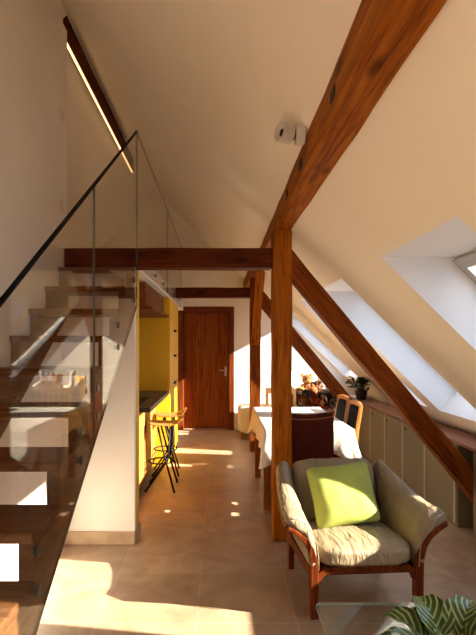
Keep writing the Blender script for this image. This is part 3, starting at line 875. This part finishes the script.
def perp(i, t):
    u, v, nx, ny = per[i]
    x = u * (hx_ + .006); y = v * (hy_ + .006)
    dc = math.hypot((1 - abs(u)) * hx_, (1 - abs(v)) * hy_)     # distance to the corner
    cf = math.exp(-(dc / .10) ** 2)
    drop = 0.20 + 0.11 * cf + .006 * math.sin(i * .9)
    n_ = Vector((nx, ny, 0))
    if cf > .02: n_ = (n_ * (1 - cf) + Vector((math.copysign(1, u), math.copysign(1, v), 0)).normalized() * cf)
    out = t * (.012 + .05 * cf + .014 * math.sin(i * .55 + 1) * t + .03 * cf * math.sin(i * 1.9) * t)
    return (x + n_.x * out, y + n_.y * out, TT + .004 - t * drop - (0 if t else 0))
inner = [[(per[i][0] * hx_ * s_, per[i][1] * hy_ * s_, TT + .005) for i in range(len(per))] for s_ in (0.02, .35, .7, .97)]
tc_.rings(inner + [[perp(i, t) for i in range(len(per))] for t in (0, .12, .3, .55, .8, 1.0)], True, False)
tco = obj('tablecloth', tc_, M['cloth'], smooth=True, loc=((TX0 + TX1) / 2, (TY0 + TY1) / 2, 0), solid=0.004)
tag(tco, 'white tablecloth draped over the dining table with hanging corners', 'tablecloth')

# oxblood leather chair at the near end
lc = thing('leather_chair', 'dark oxblood leather chair with brass nails, back toward us at table end', 'chair', (0.655, 3.55, 0))
b = MB(); rings = []
NX = 16
for i in range(NX + 1):
    x = -.225 + .45 * i / NX; q = (x / .225)
    zt_ = 0.885 + .025 * q * q; yb_ = .012 * (1 - q * q)
    rings.append([(x, -.002 + yb_ * 0, .42), (x, -.002 + yb_ * 0, zt_), (x, .035, zt_), (x, .035, .42)])
b.rings(rings)
bk = obj('backrest', b, M['oxblood'], lc, bevel=.006)
tr = MB(); tr.strip([(-.228 + .456 * i / NX, .016, 0.897 + .025 * ((-.228 + .456 * i / NX) / .228) ** 2) for i in range(NX + 1)], (0, 1, 0), .044, .02)
obj('top_rail', tr, M['chair_wood'], lc, bevel=.004)
nl = MB()
for i in range(23):
    x = -.215 + .43 * i / 22; nl.ell((x, -.004, 0.868 + .025 * (x / .225) ** 2), (.0055, .004, .0055), 8, None, 5)
obj('nail_row', nl, M['brass'], bk)
s = MB(); s.cushion((0, .23, .44), (.225, .19, .035), 6, 10); obj('seat', s, M['oxblood'], lc, smooth=True)
for sx in (-1, 1):
    obj('leg', bx((sx * .2 - .02, .0, 0.001), (sx * .2 + .02, .035, .418)), M['chair_wood'], lc, bevel=.003)
    obj('leg', bx((sx * .2 - .02, .375, 0.001), (sx * .2 + .02, .41, .40)), M['chair_wood'], lc, bevel=.003)

# side chairs with black padded backs
def side_chair(label, loc, rz):
    o = thing('dining_chair', label, 'chair', loc, rz, 'orange framed chairs on the right of the table')
    # local: faces -y, back at y = 0
    for sx in (-1, 1):
        l = MB(); l.strip([(sx * .165, .0, 0), (sx * .165, -.03, .42), (sx * .162, .0, .68), (sx * .158, .035, .885)], (1, 0, 0), .034, .03)
        obj('leg', l, M['chair_frame'], o, bevel=.006)
        l = MB(); l.strip([(sx * .165, -.39, 0), (sx * .165, -.39, .41)], (1, 0, 0), .034, .034)
        obj('leg', l, M['chair_frame'], o, bevel=.005)
    t = MB(); t.strip([(-.174, .032, .885), (-.1, .04, .898), (0, .042, .90), (.1, .04, .898), (.174, .032, .885)], (0, 1, .15), .03, .04)
    obj('top_rail', t, M['chair_frame'], o, bevel=.006)
    obj('bottom_rail', bx((-.148, -.022, .50), (.148, .004, .54)), M['chair_frame'], o, bevel=.004)
    p = MB(); p.cushion((0, .004, .71), (.138, .014, .165), 8, 8, (R(-9), 0, 0)); obj('back_pad', p, M['black_pad'], o, smooth=True)
    s_ = MB(); s_.cushion((0, -.21, .44), (.18, .195, .03), 7, 10); obj('seat', s_, M['black_pad'], o, smooth=True)
    obj('seat_frame', bx((-.18, -.40, .385), (.18, -.03, .41)), M['chair_frame'], o, bevel=.004)
    return o
sc1 = side_chair('nearer orange wood dining chair with black padded back, right of the table', (1.235, 4.30, 0), R(-90))
dup(sc1, (1.25, 4.77, 0), R(-88), 'farther orange wood dining chair with black padded back, beneath the far brace')

# slatted light chair at the far end
sl_ = thing('slatted_chair', 'light beech chair with slatted back at the far end of the table', 'chair', (0.71, 5.36, 0), 0)
for sx in (-1, 1):
    l = MB(); l.strip([(sx * .165, 0, 0), (sx * .165, -.02, .44), (sx * .16, .03, .93)], (1, 0, 0), .034, .03); obj('leg', l, M['light_wood'], sl_, bevel=.004)
    l = MB(); l.strip([(sx * .165, -.36, 0), (sx * .165, -.36, .43)], (1, 0, 0), .034, .034); obj('leg', l, M['light_wood'], sl_, bevel=.004)
obj('top_rail', bx((-.175, .018, .87), (.175, .04, .935)), M['light_wood'], sl_, bevel=.005)
obj('bottom_rail', bx((-.15, -.014, .52), (.15, .008, .56)), M['light_wood'], sl_, bevel=.004)
for k in range(4):
    x = -.09 + .06 * k
    l = MB(); l.strip([(x, -.004, .555), (x, .028, .875)], (1, 0, 0), .022, .012); obj('slat', l, M['light_wood'], sl_, bevel=.002)
s_ = MB(); s_.cushion((0, -.19, .445), (.19, .19, .018), 8, 8); obj('seat', s_, M['light_wood'], sl_, smooth=True)

# ------------------------------------------------------------------ daybed with soft toys at the back wall
db = thing('daybed', 'cream covered daybed by the back wall right of the door', 'daybed', (0.27, 6.95, 0))
def dbf(w, p):
    w = w.copy()
    if p.z < 0: w.x += .012 * math.sin(w.y * 40) * (-p.z); w.y += .012 * math.sin(w.x * 40) * (-p.z)
    return w
d_ = MB(); d_.cushion((.80, .385, .27), (.78, .365, .20), 9, 26, None, dbf); obj('cover', d_, M['cover'], db, smooth=True)
fb = MB()
for x in (.08, 1.5):
    for y in (.08, .68): fb.box((x - .03, y - .03, 0), (x + .03, y + .03, .09))
obj('foot', fb, M['table_leg'], db)

def toy(label, loc, rz, s, body, head, ear, kind='bear', lean=0.0, belly=None):
    mb = MB(); ms = [M[body], M[head], M[ear], M['plush_black'], M[belly or body]]
    mb.M = Matrix.Rotation(lean, 4, 'X') @ Matrix.Scale(s, 4)
    if kind == 'goose':
        mb.mi = 0; mb.ell((0, 0, .13), (.085, .12, .11)); mb.tube([(0, -.05, .18), (0, -.085, .28), (0, -.07, .37), (0, -.09, .42)], [.05, .034, .03, .03], 12)
        mb.mi = 1; mb.ell((0, -.10, .43), (.04, .05, .04)); mb.mi = 2; mb.ell((0, -.165, .42), (.02, .045, .013))
        mb.mi = 3; mb.ell((.028, -.13, .445), (.007,) * 3, 8, None, 5); mb.ell((-.028, -.13, .445), (.007,) * 3, 8, None, 5)
        mb.mi = 0
        for sx in (-1, 1): mb.ell((sx * .085, .01, .14), (.022, .09, .06))
    else:
        mb.mi = 0; mb.ell((0, 0, .12), (.085, .075, .12)); mb.mi = 4; mb.ell((0, -.035, .115), (.06, .05, .085))
        mb.mi = 0
        for sx in (-1, 1):
            mb.ell((sx * .10, -.03, .16), (.032, .035, .075), 12, (0, R(-28 * sx), 0))
            mb.ell((sx * .065, -.10, .04), (.038, .085, .038))
            mb.mi = 2; mb.ell((sx * .065, -.18, .05), (.036, .016, .042)); mb.mi = 0
        mb.mi = 1; mb.ell((0, -.01, .29), (.085, .078, .08)); mb.mi = 4; mb.ell((0, -.08, .272), (.038, .032, .03))
        mb.mi = 3; mb.ell((0, -.112, .28), (.012, .008, .009), 8, None, 5)
        for sx in (-1, 1): mb.ell((sx * .032, -.078, .312), (.009, .007, .009), 8, None, 5)
        mb.mi = 2
        if kind == 'rabbit':
            for sx in (-1, 1): mb.ell((sx * .04, .0, .42), (.022, .014, .085), 12, (0, R(10 * sx), 0))
        elif kind == 'dog':
            for sx in (-1, 1): mb.ell((sx * .088, .0, .27), (.018, .035, .065), 12, (0, R(-14 * sx), 0))
        else:
            for sx in (-1, 1): mb.ell((sx * .068, 0, .358), (.032, .018, .032))
    o = obj('plush_toy', mb, ms, smooth=True, loc=loc, rot=(0, 0, rz))
    return tag(o, label, 'soft toy', 'soft toys on the daybed')
TB = 0.468
toy('white goose soft toy with yellow beak, on top of the toy pile', (1.17, 7.22, TB + .11), R(-60), .98, 'plush_white', 'plush_white', 'plush_yellow', 'goose')
toy('brown teddy bear soft toy sitting beside the white goose', (1.38, 7.30, TB + .13), R(5), 1.0, 'plush_brown', 'plush_brown', 'plush_tan', 'bear', 0, 'plush_tan')
toy('pale pink rabbit soft toy at the top right of the pile', (1.63, 7.42, TB + .06), R(-10), 1.0, 'plush_pink', 'plush_pink', 'plush_white', 'rabbit', 0, 'plush_white')
toy('black and white panda soft toy at the right of the pile', (1.62, 7.12, TB), R(-25), 1.05, 'plush_black', 'plush_white', 'plush_black', 'bear', 0, 'plush_white')
toy('red soft toy bear in the middle of the pile', (1.42, 7.05, TB), R(10), .9, 'plush_red', 'plush_brown', 'plush_red', 'bear', 0, 'plush_red')
toy('tan dog soft toy in front of the goose', (1.22, 7.02, TB), R(-8), .9, 'plush_tan', 'plush_tan', 'plush_brown', 'dog', 0, 'plush_white')
toy('yellow duckling-coloured soft toy behind the goose', (1.03, 7.40, TB + .10), R(20), .95, 'plush_yellow', 'plush_yellow', 'plush_yellow', 'bear', 0, 'plush_white')
toy('black dog soft toy at the left front of the pile', (1.02, 7.08, TB), R(15), .85, 'plush_black', 'plush_black', 'plush_brown', 'dog')
toy('grey rabbit soft toy low at the right end of the pile', (1.78, 7.0, TB - .01), R(-30), .75, 'plush_grey', 'plush_grey', 'plush_red', 'rabbit')

toy('dark brown teddy bear soft toy lying in the front row centre', (1.30, 6.98, TB), R(-20), .8, 'plush_brown', 'plush_black', 'plush_brown', 'bear', 0, 'plush_brown')
toy('small red and black soft toy in the front row beside the panda', (1.52, 6.97, TB), R(18), .72, 'plush_red', 'plush_black', 'plush_red', 'dog', 0, 'plush_tan')
toy('black cat-like soft toy behind the gap between bear and rabbit', (1.50, 7.46, TB + .02), R(12), .95, 'plush_black', 'plush_black', 'plush_red', 'bear', 0, 'plush_grey')
toy('brown dog soft toy slumped under the goose', (1.13, 6.98, TB), R(6), .8, 'plush_brown', 'plush_brown', 'plush_black', 'dog', 0, 'plush_black')
toy('dark grey bear soft toy on the far right end', (1.80, 7.28, TB), R(-22), .9, 'plush_grey', 'plush_black', 'plush_grey', 'bear', 0, 'plush_red')
# ------------------------------------------------------------------ spot lamp on the beam
sp_ = thing('spot_lamp', 'small white cylindrical spot lamp fixed to the side of the overhead beam', 'lamp', (PX0, 2.10, 2.405))
a = MB(); a.tube([(-.004, 0, 0), (-.046, 0, 0)], .044, 28); obj('base', a, M['lamp'], sp_, bevel=.004)
a = MB(); a.tube([(-.046, 0, 0), (-.076, 0, 0)], .022, 20); obj('joint', a, M['dark_steel'], sp_)
a = MB(); a.M = Matrix.Translation((-.070, 0, 0)) @ Matrix.Rotation(R(28), 4, 'Z') @ Matrix.Rotation(R(-90), 4, 'Y')
a.lathe([(.038, 0), (.042, .004), (.042, .058), (.039, .061), (.034, .061), (.022, .042), (.006, .042)], cap=True)
h = obj('lamp_head', a, M['lamp'], sp_)
a = MB(); a.M = Matrix.Translation((-.070, 0, 0)) @ Matrix.Rotation(R(28), 4, 'Z') @ Matrix.Rotation(R(-90), 4, 'Y')
a.lathe([(.018, .0425), (.016, .048), (.004, .049)], cap=True); obj('bulb', a, M['black'], h)
